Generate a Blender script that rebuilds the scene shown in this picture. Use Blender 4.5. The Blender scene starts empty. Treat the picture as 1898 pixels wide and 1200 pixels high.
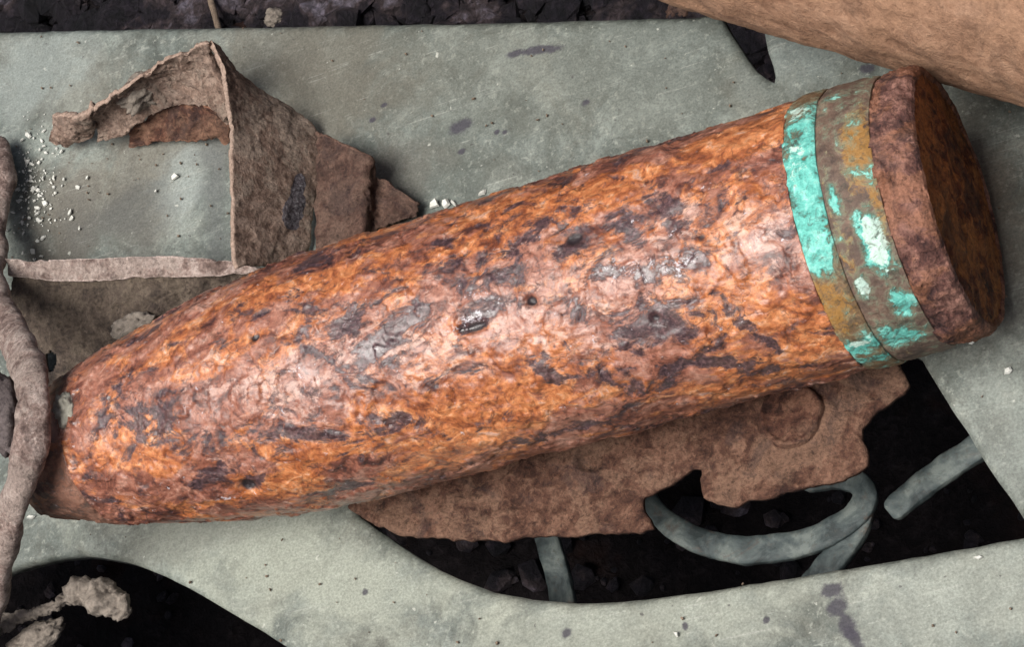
import bpy, math, random
import numpy as np
from mathutils import Matrix, Vector, noise

random.seed(7)
S = bpy.context.scene
COL = S.collection

# ------------------------------------------------------------------ camera
# world X runs along the axis of the shell, Z is the normal of the table top
DIST, TAU, ROT, NY = 0.70, math.radians(22.5), math.radians(16.0), 0.33
F_PX = 949.0 / (0.137 / DIST)
ax = (math.cos(ROT) * math.cos(TAU), math.sin(ROT) * math.cos(TAU), math.sin(TAU))
_A = 1 + (ax[2] / ax[0]) ** 2
_B = 2 * ax[1] * ax[2] * NY / ax[0] ** 2
_C = NY ** 2 * (1 + (ax[1] / ax[0]) ** 2) - 1
_nz = (-_B + math.sqrt(_B * _B - 4 * _A * _C)) / (2 * _A)
up = (-(ax[1] * NY + ax[2] * _nz) / ax[0], NY, _nz)
M = np.array([ax, np.cross(up, ax), up])            # camera vector -> world vector
EYE = np.array([0, 0, 0.02]) + DIST * M[:, 2]

cam_data = bpy.data.cameras.new('camera')
cam = bpy.data.objects.new('camera', cam_data)
COL.objects.link(cam)
mw = Matrix([list(M[i]) + [EYE[i]] for i in range(3)] + [[0, 0, 0, 1]])
cam.matrix_world = mw
cam_data.sensor_fit = 'HORIZONTAL'
cam_data.sensor_width = 36.0
cam_data.lens = 36.0 * F_PX / 1898.0
cam_data.clip_start = 0.01
cam_data.clip_end = 100.0
S.camera = cam

# ------------------------------------------------------------------ light: overcast daylight
SUN = Vector((-0.23, -0.25, 0.94)).normalized()
elev, azim = math.asin(SUN.z), math.atan2(SUN.x, SUN.y)
world = bpy.data.worlds.new('World')
S.world = world
world.use_nodes = True
wn = world.node_tree
bg = wn.nodes['Background']
sky = wn.nodes.new('ShaderNodeTexSky')
sky.sky_type = 'NISHITA'
sky.sun_disc = False
sky.sun_elevation = elev
sky.sun_rotation = azim
sky.dust_density = 8.0
sky.air_density = 0.8
sky.ozone_density = 0.6
wn.links.new(sky.outputs[0], bg.inputs[0])
bg.inputs[1].default_value = 0.05
sd = bpy.data.lights.new('sun', 'SUN')
sd.energy = 3.0
sd.angle = math.radians(36)
sd.color = (1.0, 0.98, 0.95)
sun = bpy.data.objects.new('sun', sd)
COL.objects.link(sun)
sun.rotation_euler = SUN.to_track_quat('Z', 'Y').to_euler()
sun.location = (0, 0, 2)
vs = S.view_settings
vs.view_transform = 'Standard'
vs.look = 'None'
vs.gamma = 1.0
vs.use_curve_mapping = False
vs.exposure = 0.45


# ------------------------------------------------------------------ helpers
def at(px, py, z):
    """point of the place, at height z, that the photograph shows at (px, py)"""
    d = M @ np.array([(px - 949) / F_PX, -(py - 600) / F_PX, -1.0])
    t = (z - EYE[2]) / d[2]
    return EYE + t * d


def atx(px, py, x):
    d = M @ np.array([(px - 949) / F_PX, -(py - 600) / F_PX, -1.0])
    return EYE + (x - EYE[0]) / d[0] * d


def fbm(p, sc, octs=4, rough=0.55, off=0.0):
    v, a, s, tot = 0.0, 1.0, sc, 0.0
    for _ in range(octs):
        v += a * noise.noise((p[0] * s + off, p[1] * s + off * 1.7, p[2] * s - off))
        tot += a
        a *= rough
        s *= 2.03
    return v / tot


def smooth(e0, e1, v):
    t = min(1.0, max(0.0, (v - e0) / (e1 - e0)))
    return t * t * (3 - 2 * t)


def mesh_obj(name, verts, faces, mat, parent=None, shade=True, attrs=None):
    me = bpy.data.meshes.new(name)
    me.from_pydata([tuple(map(float, v)) for v in verts], [], faces)
    if shade:
        me.polygons.foreach_set('use_smooth', [True] * len(me.polygons))
    if attrs:
        for k, vals in attrs.items():
            a = me.attributes.new(k, 'FLOAT', 'POINT')
            a.data.foreach_set('value', np.asarray(vals, dtype=np.float32))
    me.materials.append(mat)
    me.update()
    o = bpy.data.objects.new(name, me)
    COL.objects.link(o)
    if parent is not None:
        o.parent = parent
    return o


def empty(name, loc, label, cat, group=None):
    o = bpy.data.objects.new(name, None)
    COL.objects.link(o)
    o.empty_display_size = 0.01
    o['label'] = label
    o['category'] = cat
    if group:
        o['group'] = group
    return o


def tag(o, label, cat, group=None):
    o['label'] = label
    o['category'] = cat
    if group:
        o['group'] = group
    return o


# ------------------------------------------------------------------ materials
class Mat:
    def __init__(self, name):
        self.m = bpy.data.materials.new(name)
        self.m.use_nodes = True
        self.t = self.m.node_tree
        self.b = self.t.nodes['Principled BSDF']
        self.tc = self.t.nodes.new('ShaderNodeTexCoord').outputs['Object']

    def new(self, k):
        return self.t.nodes.new(k)

    def put(self, sock, v):
        if isinstance(v, bpy.types.NodeSocket):
            self.t.links.new(v, sock)
        elif isinstance(v, (tuple, list)):
            sock.default_value = tuple(v) + (1,) if len(v) == 3 and sock.type == 'RGBA' else tuple(v)
        else:
            sock.default_value = v

    def mapping(self, scale, loc=(0, 0, 0), rot=(0, 0, 0)):
        n = self.new('ShaderNodeMapping')
        self.t.links.new(self.tc, n.inputs['Vector'])
        n.inputs['Scale'].default_value = scale
        n.inputs['Location'].default_value = loc
        n.inputs['Rotation'].default_value = rot
        return n.outputs[0]

    def noise(self, scale, detail=6, rough=0.6, dist=0.0, vec=None):
        n = self.new('ShaderNodeTexNoise')
        self.t.links.new(vec or self.tc, n.inputs['Vector'])
        n.inputs['Scale'].default_value = scale
        n.inputs['Detail'].default_value = detail
        n.inputs['Roughness'].default_value = rough
        n.inputs['Distortion'].default_value = dist
        return n.outputs[0]

    def voronoi(self, scale, feature='F1', vec=None):
        n = self.new('ShaderNodeTexVoronoi')
        n.feature = feature
        self.t.links.new(vec or self.tc, n.inputs['Vector'])
        n.inputs['Scale'].default_value = scale
        return n.outputs['Distance']

    def math(self, op, a, b=0.0, c=0.0):
        n = self.new('ShaderNodeMath')
        n.operation = op
        self.put(n.inputs[0], a)
        self.put(n.inputs[1], b)
        self.put(n.inputs[2], c)
        return n.outputs[0]

    def step(self, v, e0, e1, o0=0.0, o1=1.0):
        n = self.new('ShaderNodeMapRange')
        n.interpolation_type = 'SMOOTHSTEP'
        self.put(n.inputs[0], v)
        n.inputs[1].default_value = e0
        n.inputs[2].default_value = e1
        n.inputs[3].default_value = o0
        n.inputs[4].default_value = o1
        return n.outputs[0]

    def ramp(self, v, stops):
        n = self.new('ShaderNodeValToRGB')
        self.put(n.inputs[0], v)
        el = n.color_ramp.elements
        while len(el) < len(stops):
            el.new(0.5)
        for e, (p, c) in zip(el, stops):
            e.position = p
            e.color = tuple(c) + (1,)
        return n.outputs[0]

    def mix(self, fac, a, b, mode='MIX'):
        n = self.new('ShaderNodeMix')
        n.data_type = 'RGBA'
        n.blend_type = mode
        self.put(n.inputs[0], fac)
        self.put(n.inputs[6], a)
        self.put(n.inputs[7], b)
        return n.outputs[2]

    def attr(self, name):
        n = self.new('ShaderNodeAttribute')
        n.attribute_name = name
        return n.outputs['Fac']

    def bump(self, h, dist, strength=1.0, normal=None):
        n = self.new('ShaderNodeBump')
        self.put(n.inputs['Height'], h)
        n.inputs['Distance'].default_value = dist
        n.inputs['Strength'].default_value = strength
        if normal is not None:
            self.t.links.new(normal, n.inputs['Normal'])
        return n.outputs[0]

    def done(self, col, rough=0.7, normal=None, metallic=0.0, spec=0.5):
        self.put(self.b.inputs['Base Color'], col)
        self.put(self.b.inputs['Roughness'], rough)
        self.put(self.b.inputs['Metallic'], metallic)
        self.b.inputs['Specular IOR Level'].default_value = spec
        if normal is not None:
            self.t.links.new(normal, self.b.inputs['Normal'])
        return self.m


def rust_shell(name, o_bias=0.0, d_bias=0.0, p_bias=0.0, dull=0.0):
    """bright orange and pink scaly rust with near-black patches"""
    m = Mat(name)
    st = m.mapping((0.5, 1.0, 1.0), (0, 0, 0), (0.0, 0.1, 0.12))
    n1 = m.noise(70, 12, 0.70, 0.7, st)
    n2 = m.noise(150, 10, 0.68, 0.9, m.mapping((0.7, 1, 1)))
    n3 = m.noise(900, 6, 0.75)
    n4 = m.noise(52, 12, 0.72, 1.2, m.mapping((0.6, 1, 1), (0.3, 0.1, 0.7), (0, 0.1, 0.15)))
    n5 = m.noise(230, 9, 0.68, 0.8, m.mapping((0.7, 1, 1), (0.9, 0.4, 0.2)))
    n6 = m.noise(110, 10, 0.70, 0.6, m.mapping((0.65, 1, 1), (5.9, 2.4, 1.2)))
    base = m.ramp(n2, [(0.37, (0.055, 0.020, 0.017)), (0.455, (0.16, 0.054, 0.034)),
                       (0.51, (0.27, 0.100, 0.062)), (0.58, (0.37, 0.162, 0.108)), (0.68, (0.50, 0.27, 0.20))])
    org = m.ramp(n5, [(0.36, (0.17, 0.046, 0.018)), (0.45, (0.37, 0.112, 0.036)), (0.53, (0.53, 0.185, 0.064)), (0.63, (0.70, 0.31, 0.125))])
    mo = m.step(m.math('ADD', m.math('ADD', n1, m.math('MULTIPLY', m.attr('orange'), 0.18)),
                       m.math('MULTIPLY', m.math('SUBTRACT', n6, 0.5), 0.55)), 0.485 - o_bias, 0.59 - o_bias)
    c = m.mix(mo, base, org)
    mp = m.step(m.math('ADD', n5, m.math('MULTIPLY', m.attr('pale'), 0.11)), 0.575 - p_bias, 0.67 - p_bias)
    c = m.mix(m.math('MULTIPLY', mp, 0.7), c, (0.58, 0.37, 0.30))
    # dark scale: ragged patches that thin out into the brown
    dk = m.math('ADD', m.math('ADD', n4, m.math('MULTIPLY', m.attr('dark'), 0.19)),
                m.math('MULTIPLY', m.math('SUBTRACT', n2, 0.5), -0.75))
    md = m.step(dk, 0.55 - d_bias, 0.645 - d_bias)
    dcol = m.ramp(n3, [(0.3, (0.024, 0.015, 0.019)), (0.52, (0.060, 0.034, 0.040)), (0.68, (0.17, 0.10, 0.10))])
    c = m.mix(m.math('MULTIPLY', md, 0.93), c, dcol)
    pep = m.step(m.math('ADD', m.noise(420, 8, 0.75, 0.6), m.math('MULTIPLY', m.math('SUBTRACT', n1, 0.5), -0.3)), 0.54, 0.66)
    c = m.mix(m.math('MULTIPLY', pep, 0.7), c, (0.075, 0.032, 0.026))
    # thin wandering cracks between the scales
    v = m.new('ShaderNodeTexVoronoi')
    v.feature = 'DISTANCE_TO_EDGE'
    v.inputs['Scale'].default_value = 95
    wv = m.new('ShaderNodeVectorMath')
    wv.operation = 'ADD'
    nz = m.new('ShaderNodeTexNoise')
    nz.inputs['Scale'].default_value = 120
    nz.inputs['Detail'].default_value = 8
    m.t.links.new(m.tc, nz.inputs['Vector'])
    sc = m.new('ShaderNodeVectorMath')
    sc.operation = 'SCALE'
    sc.inputs['Scale'].default_value = 0.022
    m.t.links.new(nz.outputs['Color'], sc.inputs[0])
    m.t.links.new(m.tc, wv.inputs[0])
    m.t.links.new(sc.outputs[0], wv.inputs[1])
    m.t.links.new(wv.outputs[0], v.inputs['Vector'])
    crack = m.math('MULTIPLY', m.step(v.outputs['Distance'], 0.0, 0.05, 1, 0), m.step(n6, 0.44, 0.58))
    c = m.mix(m.math('MULTIPLY', crack, 0.5), c, (0.06, 0.028, 0.024))
    gr = m.ramp(n3, [(0.34, (0.62, 0.60, 0.60)), (0.5, (1, 1, 1)), (0.64, (1.22, 1.22, 1.24))])
    c = m.mix(1.0, c, gr, 'MULTIPLY')
    # sparse pale flecks, thickened in patches to paint in white glints
    fl = m.step(m.math('ADD', m.noise(480, 7, 0.72, 0.5), m.math('MULTIPLY', m.attr('glint'), 0.13)), 0.635, 0.70)
    c = m.mix(m.math('MULTIPLY', fl, 0.75), c, (0.64, 0.60, 0.64))
    if dull:
        c = m.mix(dull, c, (0.15, 0.105, 0.075))
    c = m.mix(m.step(m.attr('pit'), 0.35, 0.8), c, (0.022, 0.014, 0.016))
    ro = m.math('ADD', 0.46, m.math('MULTIPLY', m.math('SUBTRACT', n5, 0.5), 0.7))
    ro = m.math('SUBTRACT', ro, m.math('MULTIPLY', md, 0.06))
    ro = m.math('MAXIMUM', m.math('SUBTRACT', ro, m.math('MULTIPLY', m.attr('glint'), 0.16)), 0.2)
    h = m.math('ADD', m.math('MULTIPLY', n5, 0.7), m.math('MULTIPLY', n3, 0.32))
    h = m.math('ADD', h, m.math('MULTIPLY', n2, 0.45))
    h = m.math('SUBTRACT', h, m.math('MULTIPLY', crack, 0.2))
    h = m.math('SUBTRACT', h, m.math('MULTIPLY', md, 0.25))
    nrm = m.bump(h, 0.0008, 0.5)
    # damp, oiled sheen over the scale
    m.put(m.b.inputs['Coat Weight'], m.step(m.math('ADD', n1, m.math('MULTIPLY', m.attr('glint'), 0.3)), 0.36, 0.60, 0.15, 0.95) if not dull else 0.1)
    m.put(m.b.inputs['Coat Roughness'], m.math('MAXIMUM', m.math('SUBTRACT', m.math('ADD', 0.17, m.math('MULTIPLY', n5, 0.30)), m.math('MULTIPLY', m.attr('glint'), 0.2)), 0.08))
    m.t.links.new(m.bump(h, 0.0009, 0.36), m.b.inputs['Coat Normal'])
    return m.done(c, ro, nrm, spec=0.5)


def dull_rust(name, dark, mid, light, dust, dust_amt=0.5, stain=0.3, bias=0.0, grain=1.0):
    m = Mat(name)
    n1 = m.noise(70, 9, 0.65, 0.5)
    n2 = m.noise(260, 8, 0.7, 0.4)
    n3 = m.noise(1100, 5, 0.7)
    n4 = m.noise(40, 8, 0.6, 0.8, m.mapping((1, 1, 1), (0.5, 0.2, 0.9)))
    c = m.ramp(m.math('ADD', m.math('MULTIPLY', n1, 0.5), m.math('MULTIPLY', n2, 0.5)),
               [(0.40, dark), (0.485, mid), (0.57, light)])
    c = m.mix(m.math('MULTIPLY', m.step(m.math('ADD', n4, m.math('MULTIPLY', m.math('SUBTRACT', n2, 0.5), 0.5)), 0.46 - bias, 0.58 - bias), dust_amt), c, dust)
    c = m.mix(m.math('MULTIPLY', m.step(m.noise(55, 9, 0.7, 1.0, m.mapping((1, 1, 1), (3.1, 0.2, 1.9))), 0.53, 0.62),
                     stain), c, (0.035, 0.022, 0.022))
    c = m.mix(m.math('MULTIPLY', m.step(m.noise(480, 7, 0.72, 0.6, m.mapping((1, 1, 1), (6, 1, 4))), 0.56, 0.65), 0.6 * grain), c, tuple(x * 0.55 for x in dark))
    c = m.mix(m.math('MULTIPLY', m.step(m.noise(560, 6, 0.7, 0.4, m.mapping((1, 1, 1), (2, 9, 4))), 0.60, 0.68), 0.5 * grain), c, tuple(min(1, x * 1.5) for x in light))
    c = m.mix(m.math('MULTIPLY', m.step(m.math('ADD', m.attr('rim'), m.math('MULTIPLY', m.math('SUBTRACT', n2, 0.5), 1.4)), 0.25, 0.75), 0.75), c, tuple(min(1, x * 1.45) for x in light))
    bl = m.step(m.math('ADD', m.attr('blot'), m.math('MULTIPLY', m.math('SUBTRACT', n2, 0.5), 1.2)), 0.4, 0.6)
    c = m.mix(m.math('MULTIPLY', bl, 0.9), c, m.ramp(n3, [(0.4, (0.04, 0.032, 0.045)), (0.6, (0.12, 0.115, 0.13)), (0.7, (0.3, 0.3, 0.3))]))
    gr = m.ramp(n3, [(0.34, (0.6, 0.59, 0.58)), (0.5, (1, 1, 1)), (0.66, (1.3, 1.3, 1.3))])
    c = m.mix(grain, c, gr, 'MULTIPLY')
    h = m.math('ADD', m.math('MULTIPLY', n2, 0.8), m.math('MULTIPLY', n3, 0.4 * grain))
    return m.done(c, 0.78, m.bump(h, 0.0016, 0.9), spec=0.35)


def ellipse_mask(m, cx, cy, lx, ly, ang, warp_sock, warp=0.5):
    n = m.new('ShaderNodeMapping')
    n.vector_type = 'TEXTURE'
    m.t.links.new(m.tc, n.inputs['Vector'])
    n.inputs['Location'].default_value = (cx, cy, 0)
    n.inputs['Rotation'].default_value = (0, 0, ang)
    n.inputs['Scale'].default_value = (lx, ly, 1)
    s = m.new('ShaderNodeSeparateXYZ')
    m.t.links.new(n.outputs[0], s.inputs[0])
    d = m.math('SQRT', m.math('ADD', m.math('MULTIPLY', s.outputs[0], s.outputs[0]),
                              m.math('MULTIPLY', s.outputs[1], s.outputs[1])))
    d = m.math('ADD', d, m.math('MULTIPLY', m.math('SUBTRACT', warp_sock, 0.5), warp * 4))
    return d


def table_paint():
    m = Mat('table_paint')
    n1 = m.noise(16, 8, 0.6, 0.4)
    n2 = m.noise(75, 9, 0.68, 0.6)
    n3 = m.noise(420, 7, 0.7)
    n4 = m.noise(1500, 4, 0.7)
    mm = m.math('ADD', m.math('MULTIPLY', n1, 0.45), m.math('MULTIPLY', n2, 0.55))
    c = m.ramp(mm, [(0.40, (0.068, 0.078, 0.068)), (0.46, (0.108, 0.124, 0.110)), (0.51, (0.138, 0.158, 0.142)), (0.58, (0.22, 0.248, 0.222))])
    c = m.mix(m.math('MULTIPLY', m.step(m.noise(34, 9, 0.7, 0.8, m.mapping((1, 1, 1), (8, 3, 2))), 0.48, 0.66), 0.28), c, (0.17, 0.155, 0.12))
    c = m.mix(m.math('MULTIPLY', m.step(n3, 0.54, 0.64), 0.5), c, (0.33, 0.35, 0.305))
    c = m.mix(m.math('MULTIPLY', m.step(n3, 0.46, 0.36), 0.5), c, (0.085, 0.090, 0.078))
    # brown dirt drifted round the scrap, and rust bleeding from it
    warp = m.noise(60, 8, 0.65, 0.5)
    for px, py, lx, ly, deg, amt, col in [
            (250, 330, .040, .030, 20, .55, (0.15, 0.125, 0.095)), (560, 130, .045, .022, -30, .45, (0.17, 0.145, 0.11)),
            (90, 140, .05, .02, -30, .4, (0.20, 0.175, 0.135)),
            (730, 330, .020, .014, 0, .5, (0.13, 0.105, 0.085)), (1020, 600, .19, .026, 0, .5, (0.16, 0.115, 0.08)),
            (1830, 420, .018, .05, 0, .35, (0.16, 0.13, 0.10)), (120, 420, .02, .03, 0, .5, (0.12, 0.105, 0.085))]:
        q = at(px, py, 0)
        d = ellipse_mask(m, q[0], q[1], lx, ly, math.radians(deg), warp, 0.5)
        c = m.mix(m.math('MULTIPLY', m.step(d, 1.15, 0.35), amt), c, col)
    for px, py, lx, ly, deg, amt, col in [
            (560, 1050, .075, .022, -20, .7, (0.36, 0.385, 0.32)), (1150, 1170, .08, .018, 0, .6, (0.34, 0.36, 0.30)), (1760, 1110, .040, .020, 0, .55, (0.34, 0.36, 0.31)),  # pale lower patches paint the brighter light into the top
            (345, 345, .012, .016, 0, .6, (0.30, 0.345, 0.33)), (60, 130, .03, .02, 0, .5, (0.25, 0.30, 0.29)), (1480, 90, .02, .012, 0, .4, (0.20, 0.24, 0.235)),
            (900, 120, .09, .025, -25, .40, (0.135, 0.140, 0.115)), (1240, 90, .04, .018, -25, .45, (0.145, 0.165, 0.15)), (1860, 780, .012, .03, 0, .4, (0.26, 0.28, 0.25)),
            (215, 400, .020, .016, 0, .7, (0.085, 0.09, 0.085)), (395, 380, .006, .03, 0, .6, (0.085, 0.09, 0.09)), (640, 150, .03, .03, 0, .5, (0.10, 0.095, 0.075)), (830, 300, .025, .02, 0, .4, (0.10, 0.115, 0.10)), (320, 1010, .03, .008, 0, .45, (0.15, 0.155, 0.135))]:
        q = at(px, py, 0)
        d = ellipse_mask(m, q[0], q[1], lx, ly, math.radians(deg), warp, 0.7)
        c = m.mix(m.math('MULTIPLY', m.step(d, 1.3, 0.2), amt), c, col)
    for rz, lo_, off in ((0.5, 0.645, 1.0), (-0.9, 0.655, 5.0), (1.4, 0.66, 9.0)):
        sc_ = m.noise(60, 3, 0.5, 0.3, m.mapping((0.35, 22, 1), (off, off, 0), (0, 0, rz)))
        c = m.mix(m.math('MULTIPLY', m.math('MULTIPLY', m.step(sc_, lo_, lo_ + 0.04), m.step(n2, 0.48, 0.56)), 0.35), c, (0.38, 0.39, 0.35))
    # dark ink-like drips and bare spots
    w2 = m.noise(240, 6, 0.7, 0.5)
    for px, py, lx, ly, deg in [(1542, 1095, .0030, .0022, 0), (1552, 1125, .0034, .0028, 30), (1572, 1160, .0026, .0042, 15),
                                (1583, 1185, .0018, .0040, 20), (1000, 92, .0085, .0016, -12), (955, 98, .004, .0014, -5),
                                (1085, 190, .0014, .0012, 0), (1605, 127, .0026, .0016, -10), (690, 222, .0013, .0009, 0),
                                (855, 281, .0014, .0010, 0), (920, 244, .0010, .0008, 0), (935, 245, .0010, .0008, 0),
                                (855, 235, .004, .0026, 0), (712, 194, .0012, .0008, 0), (1420, 1150, .0012, .0012, 0),
                                (1270, 1160, .0010, .0012, 0), (677, 1098, .0012, .0012, 0), (1050, 1175, .0015, .0014, 0)]:
        q = at(px, py, 0)
        d = ellipse_mask(m, q[0], q[1], lx * 0.9, ly * 0.9, math.radians(deg), w2, 0.55)
        c = m.mix(m.math('MULTIPLY', m.step(d, 1.3, 0.55), 0.88), c, (0.042, 0.038, 0.052))
    sp = m.step(m.noise(330, 3, 0.5, 0, m.mapping((1, 1, 1), (4, 2, 1))), 0.71, 0.75)
    c = m.mix(m.math('MULTIPLY', sp, 0.7), c, (0.06, 0.055, 0.055))
    wp = m.step(m.noise(380, 3, 0.5, 0, m.mapping((1, 1, 1), (1, 7, 3))), 0.71, 0.75)
    c = m.mix(m.math('MULTIPLY', wp, 0.6), c, (0.50, 0.51, 0.45))
    gr = m.ramp(n4, [(0.32, (0.72, 0.72, 0.72)), (0.5, (1, 1, 1)), (0.68, (1.25, 1.25, 1.25))])
    c = m.mix(1.0, c, gr, 'MULTIPLY')
    h = m.math('ADD', m.math('MULTIPLY', n2, 0.7), m.math('ADD', m.math('MULTIPLY', n3, 0.35), m.math('MULTIPLY', n4, 0.12)))
    ro = m.math('ADD', 0.52, m.math('MULTIPLY', n2, 0.25))
    return m.done(c, ro, m.bump(h, 0.0010, 0.7), spec=0.4)


def scroll_paint():
    m = Mat('scroll_paint')
    n2 = m.noise(90, 8, 0.65, 0.4)
    n3 = m.noise(500, 6, 0.7)
    c = m.ramp(n2, [(0.40, (0.030, 0.040, 0.041)), (0.47, (0.062, 0.080, 0.081)), (0.53, (0.090, 0.110, 0.107)), (0.60, (0.15, 0.175, 0.163))])
    c = m.mix(m.math('MULTIPLY', m.step(n3, 0.54, 0.66), 0.5), c, (0.07, 0.065, 0.055))
    c = m.mix(m.math('MULTIPLY', m.step(m.noise(60, 9, 0.7, 0.8), 0.56, 0.68), 0.6), c, (0.10, 0.055, 0.035))
    return m.done(c, 0.6, m.bump(m.math('ADD', n2, m.math('MULTIPLY', n3, 0.4)), 0.0008, 0.6), spec=0.35)


def verdigris(name, bare_dark, bare_light):
    m = Mat(name)
    n1 = m.noise(130, 9, 0.68, 0.6)
    n2 = m.noise(380, 8, 0.7, 0.5)
    n3 = m.noise(1200, 5, 0.7)
    bare = m.ramp(n1, [(0.34, bare_dark), (0.5, tuple((a + b) / 2 for a, b in zip(bare_dark, bare_light))), (0.64, bare_light)])
    och = m.math('MULTIPLY', m.step(m.math('ADD', n2, m.math('MULTIPLY', m.attr('orange'), 0.35)), 0.60, 0.72), 0.85)
    bare = m.mix(och, bare, (0.36, 0.185, 0.045))
    teal = m.ramp(m.math('ADD', m.math('MULTIPLY', n1, 0.4), m.math('MULTIPLY', n2, 0.6)), [(0.36, (0.035, 0.15, 0.125)), (0.44, (0.09, 0.38, 0.32)), (0.52, (0.15, 0.55, 0.47)), (0.60, (0.28, 0.68, 0.58)), (0.68, (0.58, 0.80, 0.72))])
    k = m.math('ADD', m.attr('verd'), m.math('MULTIPLY', m.math('SUBTRACT', n1, 0.5), 2.2))
    k = m.math('ADD', k, m.math('MULTIPLY', m.math('SUBTRACT', n2, 0.5), 2.2))
    mk = m.step(k, 0.30, 0.72)
    c = m.mix(mk, bare, teal)
    halo = m.math('MULTIPLY', m.step(k, 0.0, 0.44), m.math('SUBTRACT', 1.0, mk))
    c = m.mix(m.math('MULTIPLY', halo, 0.65), c, (0.21, 0.25, 0.17))
    wht = m.step(m.math('ADD', n2, m.math('MULTIPLY', m.attr('pale'), 0.4)), 0.66, 0.76)
    c = m.mix(m.math('MULTIPLY', wht, 0.85), c, (0.62, 0.78, 0.68))
    c = m.mix(m.math('MULTIPLY', m.step(m.noise(300, 7, 0.7, 0.8, m.mapping((1, 1, 1), (2, 5, 1))), 0.54, 0.63), 0.6), c, (0.06, 0.058, 0.045))
    gr = m.ramp(n3, [(0.3, (0.75, 0.75, 0.75)), (0.5, (1, 1, 1)), (0.7, (1.15, 1.15, 1.15))])
    c = m.mix(1.0, c, gr, 'MULTIPLY')
    h = m.math('ADD', m.math('MULTIPLY', n2, 0.7), m.math('ADD', m.math('MULTIPLY', mk, 0.3), m.math('MULTIPLY', n3, 0.3)))
    return m.done(c, 0.6, m.bump(h, 0.0009, 0.8), spec=0.4)


def soil():
    m = Mat('dark_soil')
    n1 = m.noise(60, 9, 0.68, 0.5)
    n2 = m.noise(300, 8, 0.7, 0.4)
    c = m.ramp(m.math('ADD', m.math('MULTIPLY', n1, 0.5), m.math('MULTIPLY', n2, 0.5)),
               [(0.36, (0.005, 0.004, 0.005)), (0.5, (0.012, 0.009, 0.010)), (0.64, (0.035, 0.028, 0.03))])
    c = m.mix(m.math('MULTIPLY', m.step(m.noise(14, 5, 0.6), 0.55, 0.68), 0.6), c, (0.055, 0.022, 0.014))
    return m.done(c, 0.7, m.bump(m.math('ADD', n1, n2), 0.005, 1.0), spec=0.15)


def gravel_mat():
    m = Mat('dark_gravel')
    n1 = m.noise(45, 5, 0.6, 0.2)
    n2 = m.noise(500, 8, 0.72, 0.4)
    c = m.ramp(n1, [(0.36, (0.005, 0.0045, 0.006)), (0.5, (0.014, 0.011, 0.015)), (0.57, (0.045, 0.033, 0.034)), (0.66, (0.13, 0.115, 0.14))])
    c = m.mix(1.0, c, m.ramp(n2, [(0.3, (0.4, 0.4, 0.4)), (0.5, (1, 1, 1)), (0.68, (2.2, 2.2, 2.3))]), 'MULTIPLY')
    return m.done(c, 0.55, m.bump(n2, 0.0022, 1.0), spec=0.3)


def plain(name, lo, hi, scale=250, rough=0.85, bd=0.0012):
    m = Mat(name)
    n1 = m.noise(scale, 8, 0.7, 0.4)
    n2 = m.noise(scale * 4, 6, 0.7)
    c = m.ramp(m.math('ADD', m.math('MULTIPLY', n1, 0.6), m.math('MULTIPLY', n2, 0.4)), [(0.34, lo), (0.62, hi)])
    return m.done(c, rough, m.bump(m.math('ADD', n1, m.math('MULTIPLY', n2, 0.5)), bd, 0.9), spec=0.3)


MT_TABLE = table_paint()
MT_SCROLL = scroll_paint()
MT_SOIL = soil()
MT_GRAVEL = gravel_mat()
MT_SHELL = rust_shell('scaly_rust')
MT_NOSE = rust_shell('dull_nose_rust', -0.05, 0.02, -0.03, 0.45)
MT_BAND1 = verdigris('copper_verdigris', (0.10, 0.065, 0.035), (0.27, 0.17, 0.09))
MT_BAND2 = verdigris('tarnished_copper', (0.075, 0.052, 0.042), (0.22, 0.145, 0.105))
MT_RING = dull_rust('base_ring_rust', (0.035, 0.016, 0.016), (0.125, 0.055, 0.044), (0.30, 0.155, 0.12), (0.30, 0.12, 0.045), 0.4, 0.6)
MT_BASE = dull_rust('base_face_rust', (0.035, 0.010, 0.005), (0.13, 0.034, 0.012), (0.36, 0.13, 0.036), (0.42, 0.17, 0.05), 0.45, 0.55)
MT_STRAP = dull_rust('strap_rust', (0.095, 0.060, 0.046), (0.205, 0.138, 0.105), (0.31, 0.225, 0.178), (0.24, 0.195, 0.155), 0.6, 0.35)
MT_SHEET = dull_rust('sheet_rust', (0.034, 0.017, 0.013), (0.078, 0.041, 0.030), (0.14, 0.082, 0.060), (0.115, 0.074, 0.056), 0.5, 0.5)
MT_ANGLE = dull_rust('angle_rust', (0.034, 0.025, 0.020), (0.078, 0.058, 0.044), (0.14, 0.108, 0.082), (0.115, 0.090, 0.066), 0.5, 0.35)
MT_PLATE = dull_rust('plate_rust', (0.036, 0.014, 0.009), (0.095, 0.043, 0.027), (0.185, 0.098, 0.064), (0.20, 0.118, 0.078), 0.6, 0.5)
MT_BOSS = dull_rust('boss_rust', (0.032, 0.012, 0.008), (0.090, 0.036, 0.022), (0.19, 0.095, 0.06), (0.20, 0.12, 0.08), 0.4, 0.5)
MT_BAR = dull_rust('bar_rust', (0.11, 0.072, 0.062), (0.25, 0.18, 0.155), (0.46, 0.37, 0.33), (0.33, 0.27, 0.235), 0.6, 0.4)
MT_TAN = dull_rust('tan_rust', (0.235, 0.130, 0.080), (0.315, 0.180, 0.112), (0.39, 0.235, 0.152), (0.37, 0.215, 0.132), 0.6, 0.22, grain=0.45)
MT_MUD = plain('dried_mud', (0.10, 0.085, 0.07), (0.36, 0.31, 0.26))
MT_DARKMUD = plain('damp_mud', (0.035, 0.026, 0.028), (0.17, 0.14, 0.135))
MT_MORTAR = plain('pale_mortar', (0.25, 0.24, 0.19), (0.52, 0.50, 0.42), 350)
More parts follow.
